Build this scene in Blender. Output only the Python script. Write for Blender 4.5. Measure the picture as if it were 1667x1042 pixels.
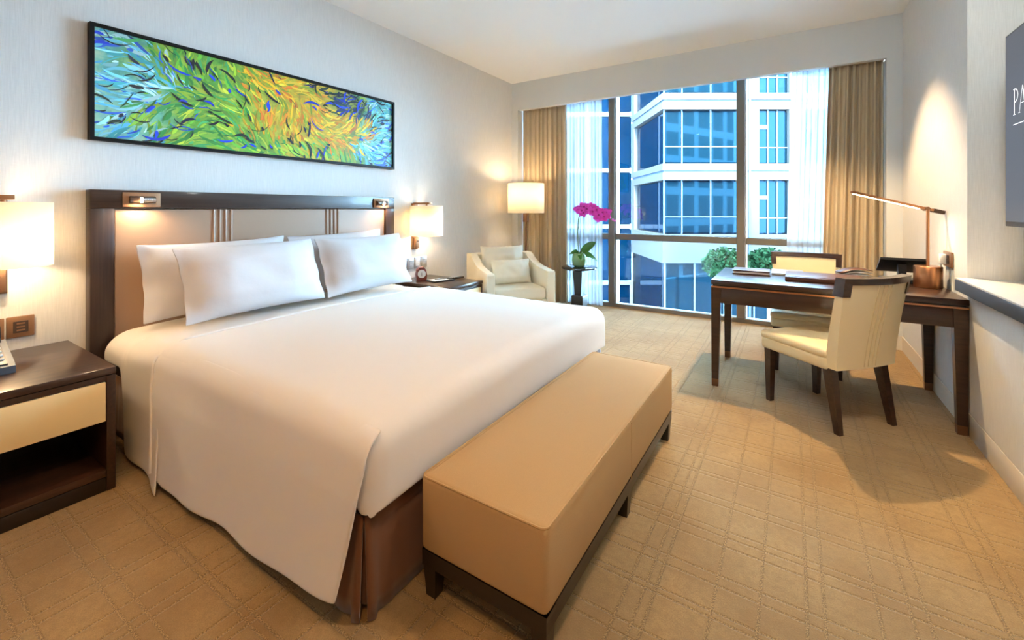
import bpy, bmesh, math, random
from mathutils import Vector, Matrix
for _o in list(bpy.data.objects): bpy.data.objects.remove(_o)
random.seed(7)
S = bpy.context.scene
COL = S.collection
PI = math.pi
# ------------------------------------------------------------------ camera
CAMH = 1.2
YAW = math.radians(32.6)
cd = bpy.data.cameras.new('camera'); cam = bpy.data.objects.new('camera', cd); COL.objects.link(cam)
cam.location = (0, 0, CAMH); cam.rotation_euler = (PI/2, 0, YAW)
cd.sensor_width = 36; cd.lens = 36*713/1667; cd.shift_y = -181/1667; cd.clip_start = .02; cd.clip_end = 300
S.camera = cam
# ------------------------------------------------------------------ world, sun, exposure
w = bpy.data.worlds.new('sky'); S.world = w; w.use_nodes = True
bg = w.node_tree.nodes['Background']; bg.inputs[0].default_value = (.52, .79, 1.0, 1); bg.inputs[1].default_value = 56.0
sun = bpy.data.lights.new('sun', 'SUN'); sun.energy = 90.0; sun.angle = math.radians(12); sun.color = (1, .97, .93)
so = bpy.data.objects.new('sun', sun); COL.objects.link(so)
so.rotation_euler = Vector((-.34, .72, -.62)).to_track_quat('-Z', 'Y').to_euler()
vs = S.view_settings; vs.view_transform = 'Standard'; vs.look = 'None'; vs.gamma = 1; vs.exposure = 0.18; vs.use_curve_mapping = False
S.cycles.use_denoising = True; S.cycles.max_bounces = 10; S.cycles.diffuse_bounces = 6; S.cycles.transparent_max_bounces = 12
S.cycles.sample_clamp_indirect = 80; S.cycles.caustics_reflective = False; S.cycles.caustics_refractive = False
WARM = (1.0, .74, .46); SOFT = (1.0, .86, .70)
# ------------------------------------------------------------------ helpers
def lin(r, g, b):
    f = lambda c: (c/255/12.92) if c <= 10 else ((c/255+.055)/1.055)**2.4
    return (f(r), f(g), f(b), 1)
M = {}
def mat(name, col, rough=.6, metal=0., spec=.5, emit=None, es=0., trans=0., coat=0., sheen=0.):
    m = bpy.data.materials.new(name); m.use_nodes = True; M[name] = m
    b = m.node_tree.nodes['Principled BSDF']
    b.inputs['Base Color'].default_value = col if len(col) == 4 else (*col, 1)
    b.inputs['Roughness'].default_value = rough; b.inputs['Metallic'].default_value = metal
    b.inputs['Specular IOR Level'].default_value = spec
    b.inputs['Transmission Weight'].default_value = trans
    b.inputs['Coat Weight'].default_value = coat; b.inputs['Coat Roughness'].default_value = .08
    b.inputs['Sheen Weight'].default_value = sheen
    if emit:
        b.inputs['Emission Color'].default_value = (*emit[:3], 1); b.inputs['Emission Strength'].default_value = es
    return m
class N:
    """tiny node helper"""
    def __init__(s, m): s.t = m.node_tree; s.b = s.t.nodes['Principled BSDF']
    def n(s, typ, **k):
        x = s.t.nodes.new(typ)
        for a, v in k.items(): setattr(x, a, v)
        return x
    def l(s, a, b): s.t.links.new(a, b)
    def coord(s, kind='Object', scale=(1, 1, 1), rot=(0, 0, 0)):
        tc = s.n('ShaderNodeTexCoord'); mp = s.n('ShaderNodeMapping')
        mp.inputs['Scale'].default_value = scale; mp.inputs['Rotation'].default_value = rot
        s.l(tc.outputs[kind], mp.inputs['Vector']); return mp.outputs[0]
    def noise(s, vec, scale, detail=3, rough=.5):
        x = s.n('ShaderNodeTexNoise'); x.inputs['Scale'].default_value = scale
        x.inputs['Detail'].default_value = detail; x.inputs['Roughness'].default_value = rough
        s.l(vec, x.inputs['Vector']); return x.outputs['Fac']
    def ramp(s, fac, stops):
        r = s.n('ShaderNodeValToRGB'); e = r.color_ramp.elements
        while len(e) < len(stops): e.new(.5)
        for i, (p, c) in enumerate(stops): e[i].position = p; e[i].color = c if len(c) == 4 else (*c, 1)
        s.l(fac, r.inputs[0]); return r.outputs[0]
    def bump(s, h, strength, dist=.01):
        x = s.n('ShaderNodeBump'); x.inputs['Strength'].default_value = strength; x.inputs['Distance'].default_value = dist
        s.l(h, x.inputs['Height']); s.l(x.outputs[0], s.b.inputs['Normal'])
    def math(s, op, a, b=None, c=None):
        x = s.n('ShaderNodeMath', operation=op)
        for i, v in enumerate((a, b, c)):
            if v is None: continue
            if isinstance(v, (int, float)): x.inputs[i].default_value = v
            else: s.l(v, x.inputs[i])
        return x.outputs[0]
    def mix(s, fac, a, b, typ='MIX'):
        x = s.n('ShaderNodeMix', data_type='RGBA', blend_type=typ)
        for i, v in ((0, fac), (6, a), (7, b)):
            if isinstance(v, (int, float)): x.inputs[i].default_value = v
            elif isinstance(v, tuple): x.inputs[i].default_value = v
            else: s.l(v, x.inputs[i])
        return x.outputs[2]
def sc(c, k): return (c[0]*k, c[1]*k, c[2]*k, 1)
def fabric(name, col, scale=900, bump=.15, rough=.85, var=.12, sheen=.0):
    m = mat(name, col, rough, spec=.25, sheen=sheen); h = N(m)
    v = h.coord('Object')
    f = h.noise(v, scale, 2); g = h.noise(v, 4, 3)
    c = h.mix(h.math('MULTIPLY', f, 1.0), sc(col, 1-var), sc(col, 1+var*.6))
    c = h.mix(h.math('MULTIPLY', g, .5), c, sc(col, 1-var*.8)); h.l(c, h.b.inputs['Base Color'])
    h.bump(f, bump, .002); return m
def wood(name, c1, c2, rough=.3, coat=.2, axis=(2, 30, 30)):
    m = mat(name, c1, rough, coat=coat); h = N(m)
    v = h.coord('Object', axis); f = h.noise(v, 2.2, 5, .6)
    h.l(h.ramp(f, [(.3, c1), (.7, c2)]), h.b.inputs['Base Color']); h.bump(f, .08, .002); return m
# ---- surfaces
WALLC = lin(217, 216, 213)
m = mat('wallpaper', WALLC, .85, spec=.2); h = N(m)
v = h.coord('Object', (160, 160, 6)); f = h.noise(v, 2, 3)
v2 = h.coord('Object', (14, 14, 260)); f2 = h.noise(v2, 2, 2)
ff = h.math('ADD', h.math('MULTIPLY', f, .7), h.math('MULTIPLY', f2, .3))
h.l(h.ramp(ff, [(.3, sc(WALLC, .90)), (.7, sc(WALLC, 1.06))]), h.b.inputs['Base Color']); h.bump(ff, .12, .003)
mat('ceiling_paint', lin(236, 236, 234), .9, spec=.1)
mat('header_paint', lin(206, 208, 208), .85, spec=.1)
m = mat('baseboard_paint', lin(214, 206, 192), .5)
# ---- carpet: plaid of carved lines, groove shading also painted into their colour
CC = lin(166, 138, 96)
m = mat('carpet', CC, .95, spec=.1, sheen=.15); h = N(m)
tc = h.n('ShaderNodeTexCoord'); sx = h.n('ShaderNodeSeparateXYZ')
h.l(tc.outputs['Object'], sx.inputs[0])
wob = h.noise(tc.outputs['Object'], 90, 2)
def lines(coord, period, offs, wd):
    q = h.math('ADD', coord, h.math('MULTIPLY', wob, .006))
    fr = h.math('FRACT', h.math('DIVIDE', q, period)); out = None
    for o in offs:
        d = h.math('ABSOLUTE', h.math('SUBTRACT', fr, o/period))
        mk = h.n('ShaderNodeMapRange', interpolation_type='SMOOTHSTEP'); h.l(d, mk.inputs[0])
        mk.inputs[1].default_value = wd/period; mk.inputs[2].default_value = wd*.35/period
        mk.inputs[3].default_value = 0; mk.inputs[4].default_value = 1
        out = mk.outputs[0] if out is None else h.math('MAXIMUM', out, mk.outputs[0])
    return out
LX = lines(sx.outputs['X'], .96, (.04, .085, .22, .30, .34, .52, .57, .60, .76, .88), .0066)
LY = lines(sx.outputs['Y'], .74, (.05, .095, .24, .29, .325, .47, .515, .66, .685), .0066)
fine = h.noise(tc.outputs['Object'], 240, 3, .7); mid = h.noise(tc.outputs['Object'], 38, 4, .65); big = h.noise(tc.outputs['Object'], 3.2, 4)
c = h.mix(h.ramp(fine, [(.3, (0, 0, 0)), (.7, (1, 1, 1))]), sc(CC, .74), sc(CC, 1.16)); c = h.mix(h.ramp(mid, [(.42, (0, 0, 0)), (.66, (.6, .6, .6))]), c, sc(CC, .70))
c = h.mix(h.ramp(big, [(.4, (0, 0, 0)), (.62, (.55, .55, .55))]), c, lin(136, 108, 72))
speck = h.ramp(fine, [(.47, (0, 0, 0)), (.56, (1, 1, 1))])
lc = h.mix(speck, sc(CC, .42), sc(CC, 1.25))
c = h.mix(h.math('MULTIPLY', LY, .8), c, lc); c = h.mix(h.math('MULTIPLY', LX, .8), c, lc)
h.l(c, h.b.inputs['Base Color'])
hgt = h.math('SUBTRACT', h.math('MULTIPLY', fine, .6), h.math('MAXIMUM', LX, LY)); h.bump(hgt, .62, .006)
# ---- things
WD1, WD2 = lin(36, 21, 15), lin(62, 38, 27)
wood('dark_wood', WD1, WD2, .28, .3); wood('dark_wood_vertical', WD1, lin(58, 39, 31), .4, .1, (30, 30, 1.2))
wood('headboard_wood_horizontal', WD1, lin(58, 39, 31), .4, .15, (30, 1.2, 30))
wood('nightstand_wood', lin(40, 25, 18), lin(78, 52, 38), .28, .3, (20, 1.5, 20))
mat('black_wood', lin(30, 21, 17), .35, coat=.2)
mat('white_linen', lin(216, 212, 207), .75, spec=.2, sheen=.1); h = N(M['white_linen']); vv = h.coord('Object')
h.bump(h.noise(vv, 5.5, 4, .55), .10, .02)
mat('sheet_linen', lin(214, 209, 202), .75, spec=.2); h = N(M['sheet_linen']); vv = h.coord('Object'); h.bump(h.noise(vv, 7, 4, .55), .12, .02)
mat('pillow_linen', lin(200, 198, 199), .75, spec=.2); h = N(M['pillow_linen']); vv = h.coord('Object'); h.bump(h.noise(vv, 7, 4, .55), .16, .02)
fabric('skirt_brown', lin(112, 72, 46), 700, .1, .55, .15, .3)
fabric('bench_fabric', lin(186, 154, 110), 650, .35, .85, .22)
mat('leather_taupe', lin(160, 132, 110), .45, spec=.4)
mat('leather_cream', lin(232, 216, 176), .42, spec=.4)
mat('seam_cream', lin(206, 188, 144), .5)
fabric('armchair_fabric', lin(228, 220, 198), 500, .1, .7, .06)
fabric('cushion_fabric', lin(232, 226, 208), 500, .15, .7, .08)
mat('bronze', lin(140, 104, 78), .38, .9); mat('copper', lin(192, 138, 100), .3, 1.); mat('chrome', lin(200, 202, 206), .2, 1.)
mat('plate_bronze', lin(150, 112, 82), .4, .5); mat('plate_steel', lin(176, 176, 178), .35, .7); mat('plate_dark', lin(70, 52, 42), .4)
mat('black_plastic', lin(30, 33, 38), .3); mat('dark_gloss', lin(26, 24, 26), .12, coat=.5); mat('grey_plastic', lin(70, 80, 92), .4)
mat('key_white', lin(205, 210, 216), .5); mat('white_plastic', lin(238, 236, 230), .4)
mat('drawer_cream', lin(232, 206, 150), .5)
mat('painting_frame', lin(10, 9, 10), .5, spec=.2)
mat('alu', lin(116, 111, 102), .5, .3); mat('alu_light', lin(214, 220, 226), .5, .1)
mat('counter_white', lin(226, 228, 226), .25); mat('counter_edge', lin(40, 41, 43), .6)
mat('tv_bezel', lin(42, 52, 66), .25, .4); mat('tv_screen', (.02, .02, .022), .5, spec=.1, emit=lin(136, 137, 143), es=.45)
mat('tv_text', (.1, .1, .1), .5, emit=(1, 1, 1), es=1.2)
mat('orchid_pink', lin(232, 70, 204), .5); mat('orchid_core', lin(190, 30, 150), .5); mat('stem_green', lin(96, 112, 72), .5)
mat('leaf_green', lin(52, 120, 34), .35); mat('pot_green', lin(165, 215, 150), .08, trans=.55, spec=.6)
mat('moss', lin(70, 110, 40), .9)
mat('clock_red', lin(120, 44, 28), .3); mat('clock_face', lin(226, 228, 230), .4)
mat('paper', lin(225, 225, 222), .6); mat('leather_brown', lin(82, 48, 36), .35); mat('book_grey', lin(148, 152, 160), .3)
mat('bulb', (1, .9, .7), .4, emit=(1, .72, .38), es=30.); mat('led', (1, .9, .7), .4, emit=(1, .80, .46), es=7.)
mat('downlight_lens', (1, .9, .75), .4, emit=(1, .8, .55), es=6.)
# lamp shade: translucent fabric
m = mat('lamp_shade', lin(250, 240, 214), .8, spec=.1, emit=(1, .80, .48), es=.24); h = N(m)
tr = h.n('ShaderNodeBsdfTranslucent'); tr.inputs[0].default_value = (.95, .88, .74, 1); mx = h.n('ShaderNodeMixShader'); mx.inputs[0].default_value = .55
out = h.t.nodes['Material Output']; h.l(h.b.outputs[0], mx.inputs[1]); h.l(tr.outputs[0], mx.inputs[2]); h.l(mx.outputs[0], out.inputs[0])
# drapes / sheers
m = fabric('drape_fabric', lin(190, 174, 146), 400, .1, .7, .1, .2)
m = mat('sheer_fabric', lin(240, 244, 248), .9, spec=.0); h = N(m)
tr = h.n('ShaderNodeBsdfTranslucent'); tr.inputs[0].default_value = (.50, .55, .60, 1); tp = h.n('ShaderNodeBsdfTransparent')
mx = h.n('ShaderNodeMixShader'); mx.inputs[0].default_value = .6; m2 = h.n('ShaderNodeMixShader'); m2.inputs[0].default_value = .22
h.l(h.b.outputs[0], mx.inputs[1]); h.l(tr.outputs[0], mx.inputs[2]); h.l(mx.outputs[0], m2.inputs[1]); h.l(tp.outputs[0], m2.inputs[2]); h.l(m2.outputs[0], h.t.nodes['Material Output'].inputs[0])
# clear window glass
m = mat('window_glass', (.8, .9, 1, 1), .0); h = N(m); tp = h.n('ShaderNodeBsdfTransparent'); tp.inputs[0].default_value = (.88, .95, 1, 1)
gl = h.n('ShaderNodeBsdfGlossy'); gl.inputs['Roughness'].default_value = .0; fr = h.n('ShaderNodeFresnel'); fr.inputs[0].default_value = 1.5
mx = h.n('ShaderNodeMixShader'); h.l(fr.outputs[0], mx.inputs[0]); h.l(tp.outputs[0], mx.inputs[1]); h.l(gl.outputs[0], mx.inputs[2]); h.l(mx.outputs[0], h.t.nodes['Material Output'].inputs[0])
# outside
mat('facade_light', lin(214, 218, 220), .7); mat('facade_white', lin(42, 42, 42), .7); mat('facade_grey', lin(30, 44, 64), .6); mat('facade_mullion', lin(66, 76, 84), .5)
for nm_, tint_, base_, sp_ in (('facade_glass_blue', (.10, .34, .72, 1), (.0, .003, .008), .20), ('facade_glass_cyan', (.22, .60, .90, 1), (.001, .006, .010), .24)):
    mat(nm_, base_, .03, spec=sp_); M[nm_].node_tree.nodes['Principled BSDF'].inputs['Specular Tint'].default_value = tint_
mat('plaza', lin(116, 124, 130), .8); mat('tree_leaf', lin(16, 40, 18), .8, spec=.1); mat('tree_bark', lin(90, 74, 60), .9)
mat('blind', lin(48, 66, 82), .7)

def add_box(bm, x0, x1, y0, y1, z0, z1, bev=0., seg=2):
    g = bmesh.ops.create_cube(bm, size=1)['verts']
    for v in g:
        v.co = Vector((x0+(v.co.x+.5)*(x1-x0), y0+(v.co.y+.5)*(y1-y0), z0+(v.co.z+.5)*(z1-z0)))
    if bev > 0:
        es = list({e for v in g for e in v.link_edges})
        bmesh.ops.bevel(bm, geom=es, offset=min(bev, .49*min(abs(x1-x0), abs(y1-y0), abs(z1-z0))), segments=seg, profile=.5, affect='EDGES')
def add_taper(bm, cx, cy, z0, z1, w0, w1, d0=None, d1=None, dx=0, dy=0):
    """tapered square leg: bottom size w0 x d0 at z0 (offset dx,dy), top w1 x d1 at z1"""
    d0 = d0 or w0; d1 = d1 or w1; vs = []
    for z, a, b, ox, oy in ((z0, w0, d0, dx, dy), (z1, w1, d1, 0, 0)):
        for sx_, sy_ in ((-1, -1), (1, -1), (1, 1), (-1, 1)): vs.append(bm.verts.new((cx+ox+sx_*a/2, cy+oy+sy_*b/2, z)))
    bm.faces.new(vs[3::-1]); bm.faces.new(vs[4:8])
    for i in range(4): j = (i+1) % 4; bm.faces.new((vs[i], vs[j], vs[4+j], vs[4+i]))
def add_lathe(bm, prof, cx=0, cy=0, seg=32, cap=True):
    rings = []
    for r, z in prof: rings.append([bm.verts.new((cx+r*math.cos(2*PI*k/seg), cy+r*math.sin(2*PI*k/seg), z)) for k in range(seg)])
    for a, b in zip(rings, rings[1:]):
        for k in range(seg): j = (k+1) % seg; bm.faces.new((a[k], a[j], b[j], b[k]))
    if cap:
        bm.faces.new(rings[0][::-1]); bm.faces.new(rings[-1])
def add_tube(bm, pts, rad, seg=8, cap=True):
    pts = [Vector(p) for p in pts]; n = len(pts); rads = rad if isinstance(rad, (list, tuple)) else [rad]*n
    rings = []; up = None
    for i, p in enumerate(pts):
        t = (pts[min(i+1, n-1)]-pts[max(i-1, 0)]).normalized()
        if up is None: up = Vector((0, 0, 1)) if abs(t.z) < .9 else Vector((1, 0, 0))
        a = t.cross(up).normalized(); b = a.cross(t).normalized(); up = b
        rings.append([bm.verts.new(p+(a*math.cos(2*PI*k/seg)+b*math.sin(2*PI*k/seg))*rads[i]) for k in range(seg)])
    for a, b in zip(rings, rings[1:]):
        for k in range(seg): j = (k+1) % seg; bm.faces.new((a[k], a[j], b[j], b[k]))
    if cap: bm.faces.new(rings[0][::-1]); bm.faces.new(rings[-1])
def add_prism(bm, poly, ax, a0, a1):
    """poly in the two other axes, extruded along axis ax (0,1,2) from a0 to a1"""
    def P(p, a):
        q = list(p); q.insert(ax, a); return Vector(q)
    A = [bm.verts.new(P(p, a0)) for p in poly]; B = [bm.verts.new(P(p, a1)) for p in poly]
    n = len(poly); bm.faces.new(A); bm.faces.new(B[::-1])
    for i in range(n): j = (i+1) % n; bm.faces.new((A[i], B[i], B[j], A[j]))
def add_grid(bm, fn, nu, nv, closed=False):
    g = [[bm.verts.new(fn(i/nu, j/nv)) for j in range(nv+1)] for i in range(nu+1)]
    for i in range(nu):
        for j in range(nv): bm.faces.new((g[i][j], g[i+1][j], g[i+1][j+1], g[i][j+1]))
    return g
def obj(name, bm, mt, parent=None, smooth=False, recalc=True):
    if recalc: bmesh.ops.recalc_face_normals(bm, faces=bm.faces)
    me = bpy.data.meshes.new(name); bm.to_mesh(me); bm.free()
    if mt: me.materials.append(M[mt])
    if smooth:
        for p in me.polygons: p.use_smooth = True
        if smooth != 'all':
            try: me.set_sharp_from_angle(angle=math.radians(38))
            except Exception: pass
    o = bpy.data.objects.new(name, me); COL.objects.link(o)
    if parent: o.parent = parent
    return o
def box(name, x0, x1, y0, y1, z0, z1, mt, parent=None, bev=.0, seg=2):
    bm = bmesh.new(); add_box(bm, x0, x1, y0, y1, z0, z1, bev, seg); return obj(name, bm, mt, parent, smooth=bev > 0)
def tag(o, label, cat, group=None):
    o['label'] = label; o['category'] = cat
    if group: o['group'] = group
    return o
def thing(name, label, cat, loc=(0, 0, 0), rz=0, group=None):
    o = bpy.data.objects.new(name, None); COL.objects.link(o); o.location = loc; o.rotation_euler = (0, 0, rz); o.empty_display_size = .1
    return tag(o, label, cat, group)
def struct(o): o['kind'] = 'structure'; return o
def mod_sub(o, lv=1):
    md = o.modifiers.new('sub', 'SUBSURF'); md.levels = lv; md.render_levels = lv; return o
def mod_solid(o, t, off=-1):
    md = o.modifiers.new('solid', 'SOLIDIFY'); md.thickness = t; md.offset = off; return o
def light(name, kind, loc, energy, col=WARM, parent=None, **k):
    d = bpy.data.lights.new(name, kind); d.energy = energy; d.color = col
    for a, v in k.items(): setattr(d, a, v)
    o = bpy.data.objects.new(name, d); COL.objects.link(o); o.location = loc
    if parent: o.parent = parent
    return o
def copy_tree(o, parent=None):
    c = o.copy(); COL.objects.link(c); c.parent = parent
    for ch in o.children: copy_tree(ch, c)
    return c
# ================================================================== ROOM
XL, XR, YW, ZC, YB = -3.146, .79, 4.913, 2.863, -1.9
XN, YN = 1.02, 3.29            # niche behind the console
YG = 5.22                      # glazing plane
struct(box('floor', XL-.1, XN+.2, YB-.1, YG+.08, -.12, 0, 'carpet'))
struct(box('ceiling', XL-.1, XN+.2, YB-.1, YW+.12, ZC, ZC+.15, 'ceiling_paint'))
struct(box('wall_left', XL-.15, XL, YB-.1, YG+.2, 0, ZC, 'wallpaper'))
struct(box('wall_back', XL-.1, XN+.3, YB-.15, YB, 0, ZC, 'wallpaper'))
bm = bmesh.new(); add_box(bm, XR, XN+.2, YN, YG+.2, 0, ZC); add_box(bm, XN, XN+.2, YB, YN, 0, ZC)
struct(obj('wall_right', bm, 'wallpaper'))
bm = bmesh.new(); HB = 2.5
add_box(bm, XL, XR, YW, YW+.06, HB, ZC); add_box(bm, XL, -3.05, YW, YG+.1, 0, HB); add_box(bm, .684, XR, YW, YG+.1, 0, HB)
struct(obj('wall_window', bm, 'header_paint'))
struct(box('trim_1', XL, XR, YW+.06, YG+.2, HB+.14, ZC+.15, 'ceiling_paint'))
# baseboards
bm = bmesh.new(); add_box(bm, XR-.006, XR, YN+.0, YW, 0, .12, .002, 1); struct(obj('baseboard_right', bm, 'baseboard_paint'))
bm = bmesh.new(); add_box(bm, .684-.0, XR-.006, YW-.008, YW, 0, .12); struct(obj('baseboard_window', bm, 'baseboard_paint'))
struct(box('baseboard_left', XL, XL+.01, 3.5, YW, 0, .12, 'baseboard_paint'))
# window
win = bpy.data.objects.new('window_1', None); COL.objects.link(win); win.location = (-1.18, YG, 0); struct(win)
def wbox(n, x0, x1, y0, y1, z0, z1, mt): return box(n, x0+1.18, x1+1.18, y0, y1, z0, z1, mt, win, .004, 1)
GX0, GX1, GZ1 = -3.05, .684, HB+.14
MU = [-1.862, -.455]
wbox('sill', GX0, GX1, -.035, .06, 0, .045, 'alu')
wbox('head_rail', GX0, GX1, -.03, .06, GZ1-.05, GZ1, 'alu_light')
edges = [GX0]+MU+[GX1]
for mx_ in MU:
    wbox('mullion', mx_-.04, mx_+.035, -.05, .06, .045, GZ1-.05, 'alu')
    wbox('mullion_lit_reveal', mx_+.035, mx_+.05, -.02, .10, .045, GZ1-.05, 'alu_light')  # pale strip: daylight on the mullion reveal put into its colour
wbox('side_jamb', GX0, GX0+.04, -.03, .06, .045, GZ1-.05, 'alu'); wbox('side_jamb', GX1-.04, GX1, -.03, .06, .045, GZ1-.05, 'alu')
for a, b in zip(edges, edges[1:]):
    wbox('transom', a+.05, b-.04, -.04, .05, .825, .895, 'alu')
    for z0, z1 in ((.045, .825), (.895, GZ1-.05)):
        wbox('pane', a+.04, b-.035, .012, .020, z0, z1, 'window_glass')
# ---- ceiling downlights (above and behind the view)
DEEP = (1.0, .53, .20); GOLD = (1.0, .68, .36)
DL = [((.06, 4.0), 320, 88, 'above the desk', GOLD), ((.25, 1.65), 55, 112, 'above the carpet beside the bench', GOLD),
      ((-1.75, .05), 60, 105, 'above the near side of the bed', DEEP), ((.1, -.3), 85, 145, 'above the entrance end of the carpet', DEEP)]
for (x, y), en, sz, where, lc_ in DL:
    t = thing('ceiling_downlight', 'round white recessed ceiling downlight '+where, 'downlight', (x, y, ZC), 0, 'recessed ceiling downlights')
    bm = bmesh.new(); add_lathe(bm, [(.060, -.004), (.066, -.008), (.045, -.006), (.040, 0), (.06, 0)], seg=24, cap=False); obj('trim_ring', bm, 'white_plastic', t, True)
    bm = bmesh.new(); add_lathe(bm, [(.001, -.002), (.042, -.002)], seg=24, cap=False); obj('lens', bm, 'downlight_lens', t)
    light('downlight_spot', 'SPOT', (0, 0, -.02), en, lc_, t, spot_size=math.radians(sz), spot_blend=.5, shadow_soft_size=.03)
t = thing('added_fill_lamp', 'added unseen ceiling lamp giving cool fill light, above the wall console', 'ceiling lamp', (.62, 1.9, ZC))  # added lamp out of view, supplies cool fill light
bm = bmesh.new(); add_lathe(bm, [(.20, 0), (.20, -.03), (.19, -.035)], seg=32, cap=False); obj('mount', bm, 'white_plastic', t, True)
bm = bmesh.new(); add_lathe(bm, [(.19, -.03), (.17, -.07), (.10, -.10), (.001, -.11)], seg=32, cap=False); obj('glass_dome', bm, 'downlight_lens', t, True)
light('added_fill_light', 'POINT', (0, 0, -.22), 27, (.80, .93, 1), t, shadow_soft_size=.10)
# ================================================================== BED
BC = 1.77; BW = .95; BF = -1.03; ZT = .565
bed = thing('bed', 'king size bed with brown skirted base under white bedding', 'bed', (-2.05, BC, 0))
box('base', -1.02, .995, -BW+.03, BW-.03, .02, .30, 'skirt_brown', bed, .02)
box('mattress', -1.02, 1.0, -BW+.02, BW-.02, .30, ZT-.03, 'white_linen', bed, .05, 4)
# skirt panels with kick pleats
def skirt_panel(p0, p1, name):
    p0, p1 = Vector(p0), Vector(p1); L = (p1-p0).length; d = (p1-p0)/L; nrm = Vector((d.y, -d.x, 0))
    bm = bmesh.new()
    def fn(u, v):
        s = u*L; e = min(s, L-s); pl = .014*math.sin(e*95)*math.exp(-e*22)*(1.3-v)
        return p0+d*s+nrm*(.006+pl+.012*(1-v))+Vector((0, 0, .005+.30*v))
    add_grid(bm, fn, 90, 6); return mod_solid(obj(name, bm, 'skirt_brown', bed, 'all'), .006)
skirt_panel((-1.02, -BW+.022, 0), (1.0, -BW+.022, 0), 'skirt_panel')
skirt_panel((1.0, -BW+.022, 0), (1.0, BW-.022, 0), 'skirt_panel')
skirt_panel((1.0, BW-.022, 0), (-1.02, BW-.022, 0), 'skirt_panel')
# duvet ---------------------------------------------------------------
R = .085
def crown(y): q = (y-BC)/BW; return .022*(1-min(1, q*q)**1.3)
def edge_profile(s, r, drop):           # arc length s beyond flat -> (outward, down)
    a = s/r
    if a < PI/2: return r*math.sin(a), r*(1-math.cos(a))
    return r, r+(s-r*PI/2)
HX0 = -2.46                                 # head-side edge of the duvet
FX = BF-R+.03; FY = BW-R+.01
arc = R*PI/2
bm = bmesh.new()
Lx0 = HX0; Ltop = FX-HX0; dropF = .245-R; Lx = Ltop+arc+dropF; dropS = .12; Ly = FY+arc+dropS
def duv(u, v):
    s = u*Lx; t = (v*2-1)*Ly; sg = 1 if t >= 0 else -1
    ex = max(0, s-Ltop); ey = max(0, abs(t)-FY)
    x = HX0+min(s, Ltop); y = BC+sg*min(abs(t), FY)
    rho = math.hypot(ex, ey); o = dn = 0
    if rho > 0:
        mxr = min(rho, max(arc+dropF, 0) if ex >= ey else arc+max(dropS, dropF*0+.10))
        if ex > 0 and ey > 0: mxr = min(rho, arc+dropF)
        o, dn = edge_profile(mxr, R, 0)
        x += o*ex/rho; y += sg*o*ey/rho
    z = ZT+crown(y)-dn
    z += .004*math.sin(x*5.1+y*2.3)*math.cos(y*4.4-x)*(1 if dn < .02 else .3)
    # head edge rolls down onto the sheet
    if s < .02: z -= .004
    return Vector((x, y, z))
add_grid(bm, duv, 70, 80)
# side flaps
def flap(sg):
    x0, x1 = HX0, BF+(.028 if sg < 0 else -.03)
    def fn(u, v):
        x = x0+(x1-x0)*u
        hem = .035+.075*max(0, (u-.25)/.75)**2.2+(.03*max(0, (.08-u)/.08))
        Lv = arc*.75+(ZT-R-hem)
        s = arc*.25+v*Lv
        if s < arc:
            a = s/R; o, dn = R*math.sin(a), R*(1-math.cos(a)); z = ZT+crown(BC+sg*(FY+o))-dn; k = 0
        else:
            k = (s-arc)/(Lv-arc*.75); o = R; z = (ZT-R)+(hem-(ZT-R))*k
        off = -.006+.025*min(1, v*2.5)
        wav = (.010*math.sin(u*8.5+.6)+.006*math.sin(u*19+2))*k
        o += off+wav+.035*k**1.4
        xx = x-.055*k**1.3*max(0, (u-.75)/.25)**1.5 + .012*k*math.sin(u*6)+.15*k*max(0, 1-u/.5)
        return Vector((xx, BC+sg*(FY+o), z))
    add_grid(bm, fn, 60, 30); return fn
fnL, fnR = flap(-1), flap(1)
duvet = obj('duvet', bm, 'white_linen', None, 'all'); mod_solid(duvet, .010, -1); mod_sub(duvet, 1)
hp = [fnL(0, 1-k/24) for k in range(22)]+[p for p in (duv(0, k/40) for k in range(41)) if abs(p.y-BC) < FY-.01]+[fnR(0, k/24) for k in range(3, 25)]
hp = [(p.x-.002, p.y, p.z+.002) for p in hp]
bm = bmesh.new(); add_tube(bm, hp, .007, 8); obj('rolled_hem', bm, 'white_linen', duvet, 'all')
tag(duvet, 'smooth white duvet draped over the bed down to the carpet', 'duvet')
# folded sheet at the head ------------------------------------------------
bm = bmesh.new()
def sheet(u, v):
    x0, x1 = -3.03, HX0+.06; x = x0+(x1-x0)*u
    q = min(1, max(0, (u-.30)/.16)); q = q*q*(3-2*q)
    hem = .43-.37*q-.03*max(0, (u-.46)/.54)
    Ld = ZT-R-hem; Ly2 = FY+arc+Ld; t = (v*2-1)*Ly2; sg = 1 if t >= 0 else -1; e = max(0, abs(t)-FY)
    y = min(abs(t), FY); o, dn = edge_profile(e, R, 0); k = max(0, dn-R)/max(.01, ZT-R)
    y += o+k*(.035+.045*u**2+.012*math.sin(u*14))+.03*(1-u)*min(1, e/arc)*(1-k)
    z = ZT-.024+crown(BC+sg*y)-dn+.003*math.sin(x*9+y*5)
    return Vector((x+.20*k*u*u, BC+sg*y, z))
add_grid(bm, sheet, 36, 110)
o = obj('folded_sheet', bm, 'sheet_linen', None, 'all'); mod_solid(o, .008, -1); mod_sub(o, 1)
tag(o, 'white sheet folded back under the pillows, hanging beside the left nightstand', 'sheet')
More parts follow.
